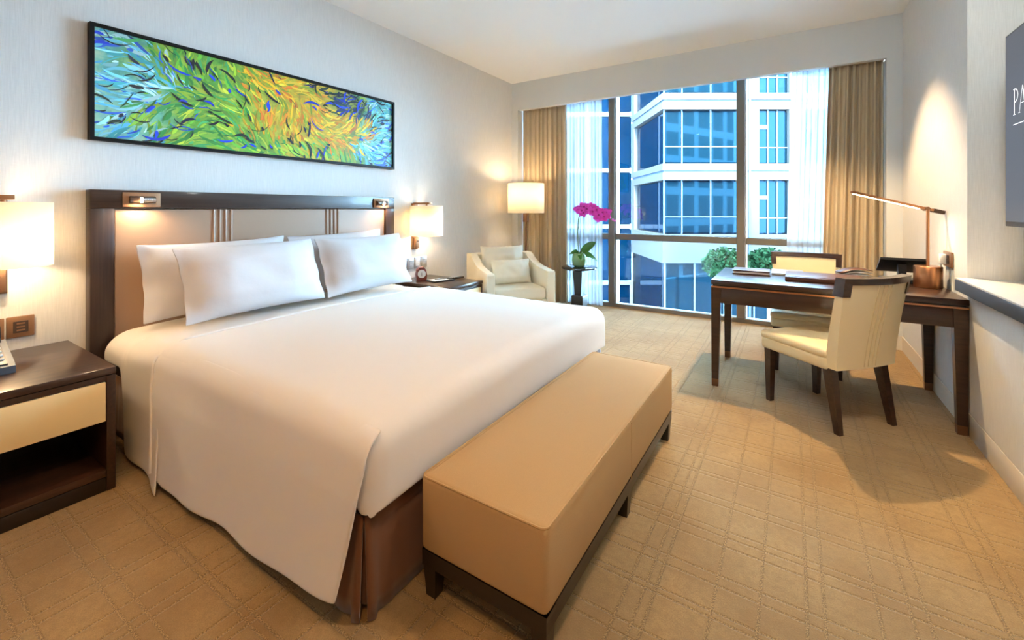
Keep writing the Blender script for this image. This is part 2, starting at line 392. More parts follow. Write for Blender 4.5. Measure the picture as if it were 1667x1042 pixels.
# pillows -----------------------------------------------------------------
def pillow(name, W, H, T, loc, lean, yaw, label, cat, group, mt='pillow_linen', flange=.045, seed=0, roll=0):
    rnd = random.Random(seed); ph = [rnd.uniform(0, 6) for _ in range(6)]
    bm = bmesh.new(); nu, nv = 34, 24
    def side(sg):
        def fn(u, v):
            a, b = u*2-1, v*2-1
            wa, wb = W/2, H/2
            fa = max(0, 1-abs(a)*W/2/(wa-flange)); fb = max(0, 1-abs(b)*(H/2)/(wb-flange*.15))
            th = T/2*(min(1, fa*2.0)**.45 if fa > 0 else 0)*(min(1, fb*1.9)**.5 if fb > 0 else 0)*(.75+.25*math.cos(a*1.4)*math.cos(b*1.3))
            px = a*wa*(1-.045*(1-abs(b)**2.0)*abs(a)**3); py = b*wb*(1-.075*(1-abs(a)**2.5)*abs(b)**3)
            z = sg*th*(1 if abs(a) < .999 and abs(b) < .999 else 0)+.008*math.sin(a*4+ph[0])*math.cos(b*3+ph[1])+(.006*math.sin(b*9+ph[2]) if abs(a) > .85 else 0)
            z += sg*.004*math.sin(a*9+b*6+ph[3])*(1-abs(a))*(1-abs(b))
            rim = 0 if (abs(a) > .999 or abs(b) > .999) else 1
            return Vector((px, py, z*(1 if rim else 1)+.0035*sg*rim))
        return fn
    add_grid(bm, side(1), nu, nv); add_grid(bm, side(-1), nu, nv)
    bmesh.ops.remove_doubles(bm, verts=bm.verts, dist=.0005)
    # local: x width, y height, z thickness -> world: width along +Y, height up leaning back to -X, thickness facing +X
    o = obj(name, bm, mt, None, 'all'); mod_sub(o, 1)
    ca, sa = math.cos(lean), math.sin(lean)
    Rm = Matrix(((0, -sa, ca), (1, 0, 0), (0, ca, sa))).to_4x4()
    Rm = Rm @ Matrix.Rotation(roll, 4, 'Z')
    o.matrix_world = Matrix.Translation(loc) @ Matrix.Rotation(yaw, 4, 'Z') @ Rm
    return tag(o, label, cat, group)
pg = 'bed pillows'
pillow('bed_pillow', .84, .44, .16, (-2.945, 1.31, .80), .20, 0, 'white pillow standing behind the left pillow, against the headboard', 'pillow', pg, seed=1, roll=.015)
pillow('bed_pillow', .84, .44, .16, (-2.945, 2.155, .81), .20, 0, 'white pillow mostly hidden behind the right pillow, its corner peeking out', 'pillow', pg, seed=2, roll=.03)
pillow('bed_pillow', .83, .44, .18, (-2.725, 1.405, .795), .36, 0, 'large white pillow in front on the side of the phone nightstand', 'pillow', pg, seed=3, roll=.012)
pillow('bed_pillow', .80, .44, .18, (-2.725, 2.215, .795), .36, 0, 'white pillow in front on the side nearer the window', 'pillow', pg, seed=4, roll=.005)
# headboard ---------------------------------------------------------------
HBX = XL; HY0, HY1, HZ = .735, 2.80, 1.302
hb = thing('headboard', 'dark wood headboard with taupe leather panel and reading lights', 'headboard', (HBX, BC, 0))
y0, y1 = HY0-BC, HY1-BC
box('stile', 0.001, .075, y0, y0+.098, 0, HZ-.1, 'dark_wood_vertical', hb, .003); box('stile', .001, .075, y1-.098, y1, 0, HZ-.1, 'dark_wood_vertical', hb, .003)
box('top_rail', .001, .075, y0, y1, HZ-.1, HZ, 'headboard_wood_horizontal', hb, .003)
box('padded_panel', .001, .058, y0+.10, y1-.10, .25, HZ-.102, 'leather_taupe', hb, .008, 3)
for c0 in (-.40, .40):
    for k in range(4):
        yy = c0+(k-1.5)*.034
        bm = bmesh.new(); add_tube(bm, [(.057, yy, .30), (.057, yy, HZ-.105)], .009, 8); obj('rib', bm, 'leather_taupe', hb, True)
for yc_, fl in ((y0+.215, 1), (y1-.215+.06, -1)):
    p = box('reading_light', .075, .082, yc_-.085, yc_+.085, HZ-.092, HZ-.012, 'plate_bronze', hb, .002)
    bm = bmesh.new()
    add_tube(bm, [(.083, yc_-.058, HZ-.052), (.083, yc_+.058, HZ-.052)], .020, 12); obj('slot', bm, 'plate_dark', p, True)
    bm = bmesh.new(); add_tube(bm, [(.098, yc_-.005*fl, HZ-.052), (.098, yc_+.055*fl, HZ-.052)], .014, 14); obj('lamp_head', bm, 'chrome', p, True)
    bm = bmesh.new(); add_tube(bm, [(.10, yc_-.013*fl, HZ-.054), (.10, yc_-.004*fl, HZ-.054)], .015, 14); obj('lens', bm, 'bulb', p, True)
    light('reading_lamp_light', 'SPOT', (.12, yc_-.02*fl, HZ-.056), 7, WARM, hb, spot_size=math.radians(150), spot_blend=.6, shadow_soft_size=.012)
# ================================================================== PAINTING
PY0, PY1, PZ0, PZ1 = .742, 2.83, 1.565, 2.185
pt = thing('painting', 'long abstract painting of blue, green and yellow brush strokes in a thin black frame', 'painting', (XL+.002, (PY0+PY1)/2, (PZ0+PZ1)/2))
hw, hh = (PY1-PY0)/2, (PZ1-PZ0)/2
bm = bmesh.new()
for a in ((-hw, hw, hh-.018, hh), (-hw, hw, -hh, -hh+.018), (-hw, -hw+.018, -hh+.018, hh-.018), (hw-.018, hw, -hh+.018, hh-.018)):
    add_box(bm, 0, .045, *a)
obj('frame', bm, 'painting_frame', pt)
m = mat('canvas_paint', (.3, .5, .3), .5); h = N(m)
tc = h.n('ShaderNodeTexCoord'); sp = h.n('ShaderNodeSeparateXYZ'); h.l(tc.outputs['Object'], sp.inputs[0])
n1 = h.noise(tc.outputs['Object'], 3.5, 4); n2 = h.noise(h.coord('Object', (1, 1, 1.6)), 9, 5, .6); n3 = h.noise(h.coord('Object', (1, 2.5, 1)), 14, 4, .6)
uu = h.math('ADD', h.math('ADD', h.math('DIVIDE', sp.outputs['Y'], 2*hw), .5), h.math('MULTIPLY', h.math('SUBTRACT', n1, .5), .34))
base = h.ramp(uu, [(.0, lin(150, 215, 225)), (.10, lin(110, 200, 215)), (.16, lin(120, 180, 60)), (.30, lin(96, 172, 60)), (.44, lin(150, 180, 50)), (.52, lin(238, 190, 40)), (.62, lin(240, 176, 30)), (.73, lin(226, 172, 40)), (.80, lin(110, 150, 70)), (.87, lin(90, 200, 225)), (1, lin(70, 195, 225))])
h2 = h.ramp(n2, [(.36, lin(30, 90, 60)), (.5, lin(128, 190, 70)), (.66, lin(235, 225, 90))])
c = h.mix(.38, base, h2); dk = h.ramp(n3, [(.56, (0, 0, 0)), (.70, (1, 1, 1))]); c = h.mix(h.math('MULTIPLY', dk, .3), c, lin(40, 100, 60)); h.l(c, h.b.inputs['Base Color'])
bm = bmesh.new(); add_box(bm, .0, .028, -hw+.018, hw-.018, -hh+.018, hh-.018); obj('canvas', bm, 'canvas_paint', pt)
m = mat('stroke_paint', (.5, .5, .5), .4); h = N(m); va = h.n('ShaderNodeVertexColor', layer_name='paint'); h.l(va.outputs[0], h.b.inputs['Base Color'])
rnd = random.Random(11)
pal = {'cyan': [(190, 235, 235), (120, 215, 235), (90, 190, 235), (150, 225, 235), (50, 110, 225), (70, 180, 190), (110, 205, 225)],
       'green': [(110, 190, 60), (165, 205, 55), (60, 165, 80), (200, 215, 70), (60, 135, 60), (130, 185, 65), (120, 170, 70), (80, 180, 105), (150, 190, 60)],
       'yellow': [(250, 205, 40), (245, 180, 30), (240, 150, 40), (255, 220, 70), (225, 130, 40), (230, 190, 40), (150, 170, 50), (205, 150, 40)],
       'dark': [(40, 70, 50), (60, 100, 50), (30, 50, 110), (100, 120, 50), (30, 60, 170), (24, 40, 50)]}
def zone(u, v):
    u2 = u+.05*math.sin(v*7)+rnd.uniform(-.05, .05)
    if u2 < .13 or u2 > .87: return 'cyan'
    if .64 < u2 < .86 and v > .66: return 'dark'
    cen = .62-.10*(v-.5)
    if abs(u2-cen) < .20+.05*math.sin(v*3) and not (v < .22 and u2 > .45): return 'yellow'
    if .7 < u2 < .87 and .15 < v < .6: return 'yellow'
    return 'green'
bm = bmesh.new(); cl = bm.loops.layers.float_color.new('paint')
def stroke(u, v, L, W, ang, bend, col, x):
    n = 6; L_, R_ = [], []
    for i in range(n+1):
        s = i/n-.5; a = ang+bend*s
        cy = (u-.5)*2*(hw-.02)+L*s*math.cos(ang)-bend*L*.5*(s*s)*math.sin(ang); cz = (v-.5)*2*(hh-.02)+L*s*math.sin(ang)+bend*L*.5*(s*s)*math.cos(ang)
        w_ = W*(1-(2*s)**2)**.6*(1+.4*s)+.0006; ny, nz = -math.sin(a), math.cos(a)
        q = lambda y, z: (x, max(-hw+.02, min(hw-.02, y)), max(-hh+.02, min(hh-.02, z)))
        L_.append(bm.verts.new(q(cy+ny*w_, cz+nz*w_))); R_.append(bm.verts.new(q(cy-ny*w_, cz-nz*w_)))
    for i in range(n):
        f = bm.faces.new((L_[i], L_[i+1], R_[i+1], R_[i]))
        for lp in f.loops: lp[cl] = lin(*col)
for k in range(1500):
    u, v = rnd.random(), rnd.random(); z = zone(u, v); col = rnd.choice(pal[z]); sh = rnd.uniform(.85, 1.15); col = tuple(max(0, min(255, int(c_*sh))) for c_ in col)
    ang = -.35+.9*math.sin(7*u+3*v)+.6*math.sin(13*u-6*v+1)+rnd.gauss(0, .25)
    stroke(u, v, rnd.choice((.03, .05, .08, .12, .16)), rnd.uniform(.002, .010), ang, rnd.uniform(-1.6, 1.6), col, .0285+k*1.2e-6)
for k in range(230):
    u, v = rnd.random(), rnd.random(); z = zone(u, v)
    if z == 'yellow' and rnd.random() < .6: continue
    col = rnd.choice([(16, 24, 34), (14, 40, 34), (24, 60, 200), (20, 70, 220), (18, 30, 60), (20, 50, 40)])
    stroke(u, v, rnd.choice((.03, .05, .07, .10, .14)), rnd.uniform(.0015, .009), -.35+.9*math.sin(7*u+3*v)+rnd.gauss(0, .4), rnd.uniform(-1.8, 1.8), col, .0322+k*1.5e-6)
bs = obj('brush_strokes', bm, 'stroke_paint', pt, recalc=False); bs['kind'] = 'stuff'
# ================================================================== NIGHTSTANDS
def nightstand(yc, label, group, W=.30, D=.695):
    """front faces +X; origin at floor, back on the wall"""
    t = thing('nightstand', label, 'nightstand', (XL+.002, yc, 0), 0, group); H = .524
    box('top', 0, D, -W, W, H-.03, H, 'nightstand_wood', t, .004)
    for s in (-1, 1): box('side_panel', 0, D-.005, min(s*W, s*(W-.03)), max(s*W, s*(W-.03)), 0, H-.034, 'dark_wood', t, .002)
    box('back_panel', .002, .02, -W+.03, W-.03, .02, H-.034, 'dark_wood', t)
    box('upper_rail', .3, D-.008, -W+.03, W-.03, H-.055, H-.034, 'dark_wood', t)
    dr = box('drawer', .05, D-.012, -W+.034, W-.034, .30, H-.056, 'black_wood', t, .002)
    box('drawer_front', D-.012, D+.002, -W+.034, W-.034, .30, H-.058, 'drawer_cream', dr, .003)
    box('bottom_shelf', .02, D-.01, -W+.03, W-.03, .06, .09, 'nightstand_wood', t, .002)
    box('plinth', D-.04, D-.008, -W+.03, W-.03, 0, .058, 'black_wood', t, .002)
    return t
nightstand(.37, 'dark wood nightstand with cream drawer, beside the left of the bed', 'nightstands flanking the bed')
nightstand(3.105, 'dark wood nightstand behind the bed, below the right wall lamp', 'nightstands flanking the bed', .238, .68)
# ---- telephone on left nightstand
t = thing('telephone', 'black desk telephone with grey keys on the left nightstand', 'telephone', (-2.80, .33, .525), -PI/2)
def slope(yy): return .03+(.10-yy)/.2*.075
bm = bmesh.new(); add_prism(bm, [(-.10, 0), (.10, 0), (.10, .03), (-.10, .105)], 0, -.09, .09); obj('body', bm, 'grey_plastic', t)
bm = bmesh.new(); add_prism(bm, [(-.095, slope(-.095)+.001), (.088, slope(.088)+.001), (.088, slope(.088)+.006), (-.095, slope(-.095)+.006)], 0, -.07, .02); fp = obj('face_plate', bm, 'black_plastic', t)
for r_ in range(4):
    for c_ in range(3):
        yy = .055-.028*r_; xx = -.056+.026*c_; z = slope(yy)+.006
        box('key', xx-.009, xx+.009, yy-.007, yy+.007, z-.002, z+.005, 'key_white', fp, .002, 1)
bm = bmesh.new(); add_prism(bm, [(-.10, .095), (-.075, .098), (-.095, .165), (-.112, .160)], 0, -.075, .05); sc_ = obj('raised_screen', bm, 'black_plastic', t)
bm = bmesh.new(); add_prism(bm, [(-.0775, .104), (-.0755, .104), (-.0935, .158), (-.0955, .158)], 0, -.065, .04); obj('display', bm, 'dark_gloss', sc_)
bm = bmesh.new(); add_tube(bm, [(.058, .085, slope(.085)+.022), (.058, .06, slope(.06)+.034), (.058, -.06, slope(-.06)+.034), (.058, -.095, slope(-.095)+.018)], [.018, .02, .02, .02], 10); obj('handset', bm, 'black_plastic', t, True)
# ---- wall plates
def plate(x, y, z, w, hgt, label, group, mt='plate_bronze', inner='plate_dark', face=1, rows=3):
    t = thing('wall_plate', label, 'wall plate', (x, y, z), 0 if face == 1 else PI, group)
    box('cover', 0.001, .012, -w/2, w/2, -hgt/2, hgt/2, mt, t, .003)
    s = box('socket_insert', .012, .015, -w*.27, w*.27, -hgt*.27, hgt*.27, inner, t, .001, 1)
    for r in range(rows): 
        zz = (r-(rows-1)/2)*hgt*.16
        box('slot', .015, .0165, -w*.15, w*.15, zz-hgt*.035, zz+hgt*.035, mt, s)
    return t
plate(XL, .503, .632, .092, .10, 'bronze wall socket plate between the lamp and the headboard', 'wall plates by the left nightstand')
plate(XL, .405, .632, .092, .10, 'bronze wall plate half behind the telephone at the picture edge', 'wall plates by the left nightstand')
for k, wd in enumerate(('first steel switch plate from the bed, above the far nightstand', 'second steel switch plate from the bed, above the far nightstand', 'third steel switch plate from the bed, above the alarm clock', 'fourth steel switch plate from the bed, above the alarm clock')):
    plate(XL, 2.975+k*.092, .665, .086, .11, wd, 'switch plates beside the bed', 'plate_steel', 'key_white' if k in (0, 2) else 'book_grey', 1, 2)
plate(XR, 3.60, .90, .16, .09, 'bronze double socket plate on the wall behind the desk lamp', None, 'plate_bronze', 'plate_dark', -1, 2)
# ---- sconces
def sconce(yc, label):
    t = thing('wall_lamp', label, 'wall lamp', (XL+.001, yc, .93), 0, 'bedside wall lamps')
    box('backplate', 0, .018, -.035, .035, -.13, .325, 'bronze', t, .002)
    box('lower_bracket', .018, .05, -.026, .026, -.12, -.01, 'bronze', t, .003)
    bm = bmesh.new(); add_tube(bm, [(.05, 0, -.045), (.068, 0, -.045)], .006, 8); obj('switch_knob', bm, 'plate_dark', t, True)
    box('top_arm', .018, .225, -.026, .026, .312, .332, 'bronze', t, .002)
    bm = bmesh.new(); add_tube(bm, [(.17, 0, .312), (.17, 0, .19)], .01, 10); obj('lamp_holder', bm, 'bronze', t, True)
    bm = bmesh.new(); add_lathe(bm, [(.157, .01), (.157, .30)], .17, 0, 48, False); sh = obj('shade', bm, 'lamp_shade', t, True); mod_solid(sh, .002)
    bm = bmesh.new(); add_lathe(bm, [(.004, .20), (.022, .185), (.03, .155), (.022, .125), (.003, .115)], .17, 0, 16); obj('bulb', bm, 'bulb', t, True)
    light('wall_lamp_light', 'POINT', (.17, 0, .08), 7.5, WARM, t, shadow_soft_size=.03)
    return t
sconce(.425, 'wall lamp with drum shade above the left nightstand, cut by the picture edge')
sconce(3.12, 'wall lamp with cream drum shade between the headboard and the armchair')
# ---- alarm clock and notepad on far nightstand
t = thing('alarm_clock', 'small red-brown alarm clock with round white face on the far nightstand', 'clock', (-2.95, 3.02, .525), -.6)
bm = bmesh.new(); add_prism(bm, [(-.045, 0), (.045, 0), (.052, .05), (.042, .10), (.02, .125), (-.02, .125), (-.042, .10), (-.052, .05)], 0, -.03, .03); obj('case', bm, 'clock_red', t)
bm = bmesh.new(); add_lathe(bm, [(.001, 0), (.038, 0), (.038, .005), (.001, .005)], 0, 0, 24, False); f = obj('dial', bm, 'clock_face', t, True); f.rotation_euler = (0, PI/2, 0); f.location = (.03, 0, .065)
bm = bmesh.new(); add_box(bm, -.001, .022, -.002, .002, .005, .007); add_box(bm, -.014, .002, -.0015, .0015, .005, .007); obj('hands', bm, 'black_plastic', f)
t = thing('notepad', 'dark notepad with white sheet and pen lying on the far nightstand', 'notepad', (-2.78, 3.10, .525), -.3)
box('cover', -.07, .07, -.11, .11, 0, .012, 'black_plastic', t, .002); box('sheet', -.06, .06, -.095, .06, .012, .014, 'paper', t)
bm = bmesh.new(); add_tube(bm, [(.0, -.06, .019), (.02, .09, .019)], .005, 8); obj('pen', bm, 'chrome', t, True)
t = thing('remote_control', 'dark remote control on the far nightstand beside the notepad', 'remote', (-2.74, 3.27, .525), -.2)
box('body', -.025, .025, -.09, .09, 0, .018, 'dark_gloss', t, .005)
for k in range(6): box('button', -.012, .012, -.07+k*.024, -.058+k*.024, .018, .0205, 'key_white', t)
# ================================================================== BENCH
t = thing('bench', 'long tan upholstered bench with dark wooden frame at the foot of the bed', 'bench', (-.750, 1.69, 0))
bx, by = .222, .70
bm = bmesh.new()
def bench_top(u, v):
    a, b = u*2-1, v*2-1; return Vector((a*(bx-.012), b*(by-.012), .378+.022*(1-a**4)*(1-b**6)))
add_box(bm, -bx, bx, -by, by, .145, .378, .02, 4)
for v in bm.verts:
    if v.co.z > .37: v.co.z += .022*(1-min(1, abs(v.co.x/bx))**3)*(1-min(1, abs(v.co.y/by))**6)
bmesh.ops.delete(bm, geom=[f for f in bm.faces if f.normal.z > .98 and f.calc_center_median().z > .37 and f.calc_area() > .3], context='FACES')
add_grid(bm, lambda u, v: Vector(((u*2-1)*(bx-.02), (v*2-1)*(by-.02), .378+.024*(1-(u*2-1)**4)*(1-(v*2-1)**8))), 16, 40)
bmesh.ops.remove_doubles(bm, verts=bm.verts, dist=.002)
cu = obj('cushion', bm, 'bench_fabric', t, 'all')
bm = bmesh.new(); r_ = .0035
def loop_pts(hx, hy, z, rr=.02):
    out = []
    for cx_, cy_, a0 in ((hx-rr, hy-rr, 0), (-hx+rr, hy-rr, PI/2), (-hx+rr, -hy+rr, PI), (hx-rr, -hy+rr, 3*PI/2)):
        for k in range(5): a = a0+PI/2*k/4; out.append((cx_+rr*math.cos(a), cy_+rr*math.sin(a), z))
    return out+[out[0]]
add_tube(bm, loop_pts(bx-.004, by-.004, .373), r_, 6, False); obj('piping', bm, 'bench_fabric', cu, True)
bm = bmesh.new(); add_tube(bm, [(bx+.0005, 0, .365), (bx+.0005, 0, .15)], .0016, 5); obj('seam', bm, 'bench_fabric', cu, True)
bm = bmesh.new()
add_box(bm, -bx+.004, bx-.004, by-.035, by-.006, .098, .146); add_box(bm, -bx+.004, bx-.004, -by+.006, -by+.035, .098, .146)
add_box(bm, -bx+.004, -bx+.034, -by+.03, by-.03, .098, .146); add_box(bm, bx-.034, bx-.004, -by+.03, by-.03, .098, .146)
obj('frame', bm, 'black_wood', t)
for sx_ in (-1, 1):
    for yy in (-by+.034, 0, by-.034):
        bm = bmesh.new(); add_taper(bm, sx_*(bx-.030), yy, 0, .146, .036, .054); obj('leg', bm, 'black_wood', t)
# ================================================================== ARMCHAIR
AZ = math.atan2(-.6, .8)   # facing (+.8,-.6)
t = thing('armchair', 'cream upholstered armchair with sloping arms in the corner by the floor lamp', 'armchair', (-2.5, 3.85, 0), AZ)
# local: +X front, +Y right side seen from the seat's left
box('seat_base', -.33, .345, -.285, .285, .10, .30, 'armchair_fabric', t, .02, 3)
box('seat_cushion', -.24, .355, -.27, .27, .30, .42, 'armchair_fabric', t, .035, 4)
prof = [(-.40, .10), (.37, .10), (.37, .565), (.355, .58), (.10, .60), (-.02, .615), (-.10, .645), (-.17, .69), (-.23, .715), (-.36, .715), (-.40, .70)]
for s in (-1, 1):
    bm = bmesh.new(); add_prism(bm, prof, 1, s*.275, s*.355)
    bmesh.ops.bevel(bm, geom=[e for e in bm.edges if abs(e.verts[0].co.y-e.verts[1].co.y) < 1e-5], offset=.012, segments=3, profile=.5, affect='EDGES')
    a_ = obj('arm', bm, 'armchair_fabric', t, True)
    bm = bmesh.new(); add_tube(bm, [(p[0]+(.003 if p[0] > .3 else 0), s*.352, p[1]+.001) for p in prof[1:]], .0035, 6); obj('welt', bm, 'armchair_fabric', a_, True)
bm = bmesh.new()
def back_fn(u, v):
    return 0
add_prism(bm, [(-.40, .10), (-.27, .10), (-.27, .45), (-.31, .70), (-.33, .715), (-.38, .715), (-.40, .70)], 1, -.275, .275); obj('backrest', bm, 'armchair_fabric', t, True)
for sx_, sy_ in ((-.33, -.29), (-.33, .29), (.31, -.29), (.31, .29)):
    bm = bmesh.new(); add_taper(bm, sx_, sy_, 0, .105, .028, .045); obj('leg', bm, 'black_wood', t)
def cushion_at(lx, ly, z, W, H, T, lean, label, seed):
    c_, s_ = math.cos(AZ), math.sin(AZ)
    pillow('armchair_cushion', W, H, T, (-2.5+lx*c_-ly*s_, 3.85+lx*s_+ly*c_, z), lean, AZ, label, 'cushion', 'cushions on the armchair', 'cushion_fabric', .012, seed)
cushion_at(-.185, .0, .60, .50, .42, .15, .22, 'large cream cushion leaning against the back of the armchair', 21)
cushion_at(-.01, .03, .54, .44, .27, .13, .30, 'small cream lumbar cushion at the front of the armchair seat', 22)
# ================================================================== FLOOR LAMP
t = thing('floor_lamp', 'bronze floor lamp with cream drum shade behind the armchair', 'floor lamp', (-2.74, 4.60, 0))
bm = bmesh.new(); add_lathe(bm, [(.15, 0), (.15, .02), (.13, .028), (.02, .032)], seg=32); obj('base', bm, 'bronze', t, True)
bm = bmesh.new(); add_tube(bm, [(0, 0, .03), (0, 0, 1.05)], .013, 12); obj('pole', bm, 'bronze', t, True)
box('joint', -.035, .035, -.02, .02, 1.04, 1.15, 'bronze', t, .004)
bm = bmesh.new(); add_tube(bm, [(0, 0, 1.15), (0, 0, 1.27)], .012, 10); obj('lamp_holder', bm, 'bronze', t, True)
bm = bmesh.new(); add_lathe(bm, [(.222, 1.148), (.222, 1.508)], 0, 0, 48, False); sh = obj('shade', bm, 'lamp_shade', t, True); mod_solid(sh, .002)
bm = bmesh.new(); add_lathe(bm, [(.01, 1.27), (.028, 1.30), (.034, 1.34), (.022, 1.38), (.003, 1.39)], 0, 0, 16); obj('bulb', bm, 'bulb', t, True)
light('floor_lamp_light', 'POINT', (0, 0, 1.43), 13, WARM, t, shadow_soft_size=.04)
# ================================================================== SIDE TABLE + ORCHID
TX, TY = -2.0, 4.52
t = thing('side_table', 'small round dark pedestal table beside the armchair', 'side table', (TX, TY, 0))
bm = bmesh.new(); add_lathe(bm, [(.001, .525), (.17, .525), (.197, .538), (.197, .552), (.19, .556), (.001, .556)], seg=40, cap=False); obj('top', bm, 'dark_gloss', t, True)
bm = bmesh.new(); add_taper(bm, 0, 0, .24, .526, .075, .115); obj('pedestal', bm, 'black_wood', t)
bm = bmesh.new(); add_box(bm, -.07, .07, -.07, .07, .02, .24, .01); obj('block', bm, 'black_wood', t)
bm = bmesh.new(); add_lathe(bm, [(.16, 0), (.16, .015), (.13, .025)], seg=32); obj('foot', bm, 'black_wood', t, True)
t = thing('orchid', 'potted orchid with pink blossoms in a round green glass pot', 'plant', (TX, TY, .557))
bm = bmesh.new(); add_lathe(bm, [(.05, 0), (.075, .02), (.085, .07), (.078, .12), (.06, .145), (.05, .15), (.046, .148), (.056, .14), (.072, .115), (.078, .07), (.07, .025), (.045, .008)], seg=32); obj('pot', bm, 'pot_green', t, True)
bm = bmesh.new(); add_lathe(bm, [(.04, .012), (.066, .03), (.072, .07), (.066, .1), (.03, .112)], seg=20); obj('moss', bm, 'moss', t, True)
stem = [(0, 0, .10), (-.012, -.005, .25), (-.015, -.01, .40), (-.005, -.01, .53), (.02, -.01, .61), (.07, .02, .655), (.14, .06, .66), (.21, .10, .63), (.28, .14, .57), (.33, .17, .52)]
bm = bmesh.new(); add_tube(bm, stem, [.006]*5+[.004]*5, 8); obj('stem', bm, 'stem_green', t, True)
bm = bmesh.new(); add_tube(bm, [(.02, 0, .10), (.005, -.005, .3), (-.01, -.01, .5)], .0025, 6); obj('support_stake', bm, 'tree_bark', t, True)
def leaf(L, Wd, az, elev, droop, roll=0., name='leaf', mt='leaf_green', th=.004):
    bm = bmesh.new()
    def fn(u, v):
        s = u*L; wv = Wd*math.sin(PI*min(1, u*.92+.08))**.7*(v*2-1); z = s*math.sin(elev)-droop*u*u*L; x = s*math.cos(elev)
        return Vector((x-wv*math.sin(roll)*math.sin(elev), wv*math.cos(roll), z+wv*math.sin(roll)*math.cos(elev)+abs(v*2-1)*.012*math.sin(PI*u)))
    add_grid(bm, fn, 10, 6); o = obj(name, bm, mt, None, 'all'); mod_solid(o, th); return o
for L, Wd, az, el, dr, ro in ((.25, .044, .75, .75, .12, 1.1), (.20, .040, .55, .25, .60, 1.0), (.15, .038, 3.4, .7, .7, -1.0), (.14, .035, -1.0, .5, .8, .6), (.15, .035, 2.2, .6, .5, .3)):
    o = leaf(L, Wd, az, el, dr, ro); o.parent = t; o.location = (.01*math.cos(az), .01*math.sin(az), .130); o.rotation_euler = (0, 0, az)
# flower: five petals and a lip in one small mesh, core as sub-part
fm = bmesh.new()
for k in range(5):
    a = PI/2+2*PI*k/5; big = 1.25 if k in (1, 4) else 1.
    def fn(u, v, a=a, big=big):
        s = u*.048*big; wv = .022*big*math.sin(PI*min(1, u*.86+.10))**.6*(v*2-1)
        x, z = s*math.cos(a)-wv*math.sin(a), s*math.sin(a)+wv*math.cos(a); return Vector((x, -.010*u*u+.004*abs(v*2-1), z))
    add_grid(fm, fn, 5, 4)
fme = bpy.data.meshes.new('flower'); fm.to_mesh(fme); fm.free(); fme.materials.append(M['orchid_pink'])
for p in fme.polygons: p.use_smooth = True
cm = bmesh.new(); bmesh.ops.create_icosphere(cm, subdivisions=1, radius=.011); cme = bpy.data.meshes.new('flower_core'); cm.to_mesh(cme); cm.free(); cme.materials.append(M['orchid_core'])
fl = [(.0, -.02, .635), (.035, -.02, .62), (.055, .0, .665), (.09, .01, .64), (.12, .03, .665), (.145, .03, .61), (.18, .06, .63), (.20, .06, .575), (.235, .09, .605), (.20, .09, .545), (.255, .10, .555), (.27, .12, .60), (.05, -.01, .60)]
rnd = random.Random(3)
for p in fl:
    o = bpy.data.objects.new('blossom', fme); COL.objects.link(o); o.parent = t; o.location = p; s_ = rnd.uniform(.95, 1.2); o.scale = (s_,)*3
    o.rotation_euler = (rnd.uniform(-.3, .3), rnd.uniform(-.5, .5), rnd.uniform(-.2, .9)); mod_solid(o, .0015)
    c_ = bpy.data.objects.new('blossom_core', cme); COL.objects.link(c_); c_.parent = o; c_.location = (0, -.008, 0)
for p in ((.30, .155, .545), (.325, .168, .525), (.345, .18, .51)):
    bm = bmesh.new(); bmesh.ops.create_icosphere(bm, subdivisions=2, radius=.012); o = obj('bud', bm, 'orchid_pink', t, True); o.location = p
# ================================================================== CURTAINS
def curtain(name, x0, x1, xb0, xb1, y, z1, n, amp, mt, label, seed, th=.004, tape=True, group=None):
    rnd = random.Random(seed); ph = [rnd.uniform(0, 6.28) for _ in range(8)]
    t = thing(name, label, 'curtain', ((x0+x1)/2, y, 0), 0, group); cx = (x0+x1)/2; nu = n*10
    def fn(u, v):
        zz = .012+(z1-.012)*v; k = 1-v; kk = k**.8
        x = (x0+(x1-x0)*u)*v+(xb0+(xb1-xb0)*u)*k-cx
        p = 2*PI*n*u+.8*math.sin(2*PI*u*2+ph[0])+.35*k*math.sin(2*PI*u*3+ph[1])
        a = amp*(.55+.45*kk)*(.7+.3*math.sin(2*PI*u*n/3.1+ph[2]))
        yy = a*math.sin(p)+a*.35*math.sin(2*p+ph[3]+k)+.25*amp*math.sin(p*.5+ph[4])*kk
        return Vector((x+.25*a*math.cos(p+ph[5]), yy, zz))
    bm = bmesh.new(); add_grid(bm, fn, nu, 18); c_ = obj('cloth', bm, mt, t, 'all')
    if th: mod_solid(c_, th, 0)
    if tape:
        bm = bmesh.new()
        add_grid(bm, lambda u, v: fn(u, 1-.036*(1-v))+Vector((0, -.006, 0)), nu, 2); hd = obj('heading_tape', bm, mt, t, 'all')
        if th: mod_solid(hd, .003, 0)
    bm = bmesh.new(); add_box(bm, x0-cx, x1-cx, -.01, .01, z1+.005, z1+.03); obj('track', bm, 'alu_light', t)
    return t
curtain('drape', -3.04, -2.40, -3.04, -2.38, 5.03, HB+.10, 10, .050, 'drape_fabric', 'beige drape gathered at the left of the window behind the floor lamp', 1, group='beige drapes')
curtain('drape', .295, .680, .225, .680, 5.03, HB+.10, 8, .050, 'drape_fabric', 'beige drape gathered at the right of the window behind the desk', 2, group='beige drapes')
curtain('sheer_curtain', -2.50, -1.97, -2.50, -1.96, 5.125, HB+.10, 11, .022, 'sheer_fabric', 'white sheer curtain behind the orchid, left of the window', 3, 0, group='white sheer curtains')
curtain('sheer_curtain', -.0, .36, -.06, .30, 5.125, HB+.10, 8, .022, 'sheer_fabric', 'white sheer curtain at the right of the window beside the drape', 4, 0, group='white sheer curtains')
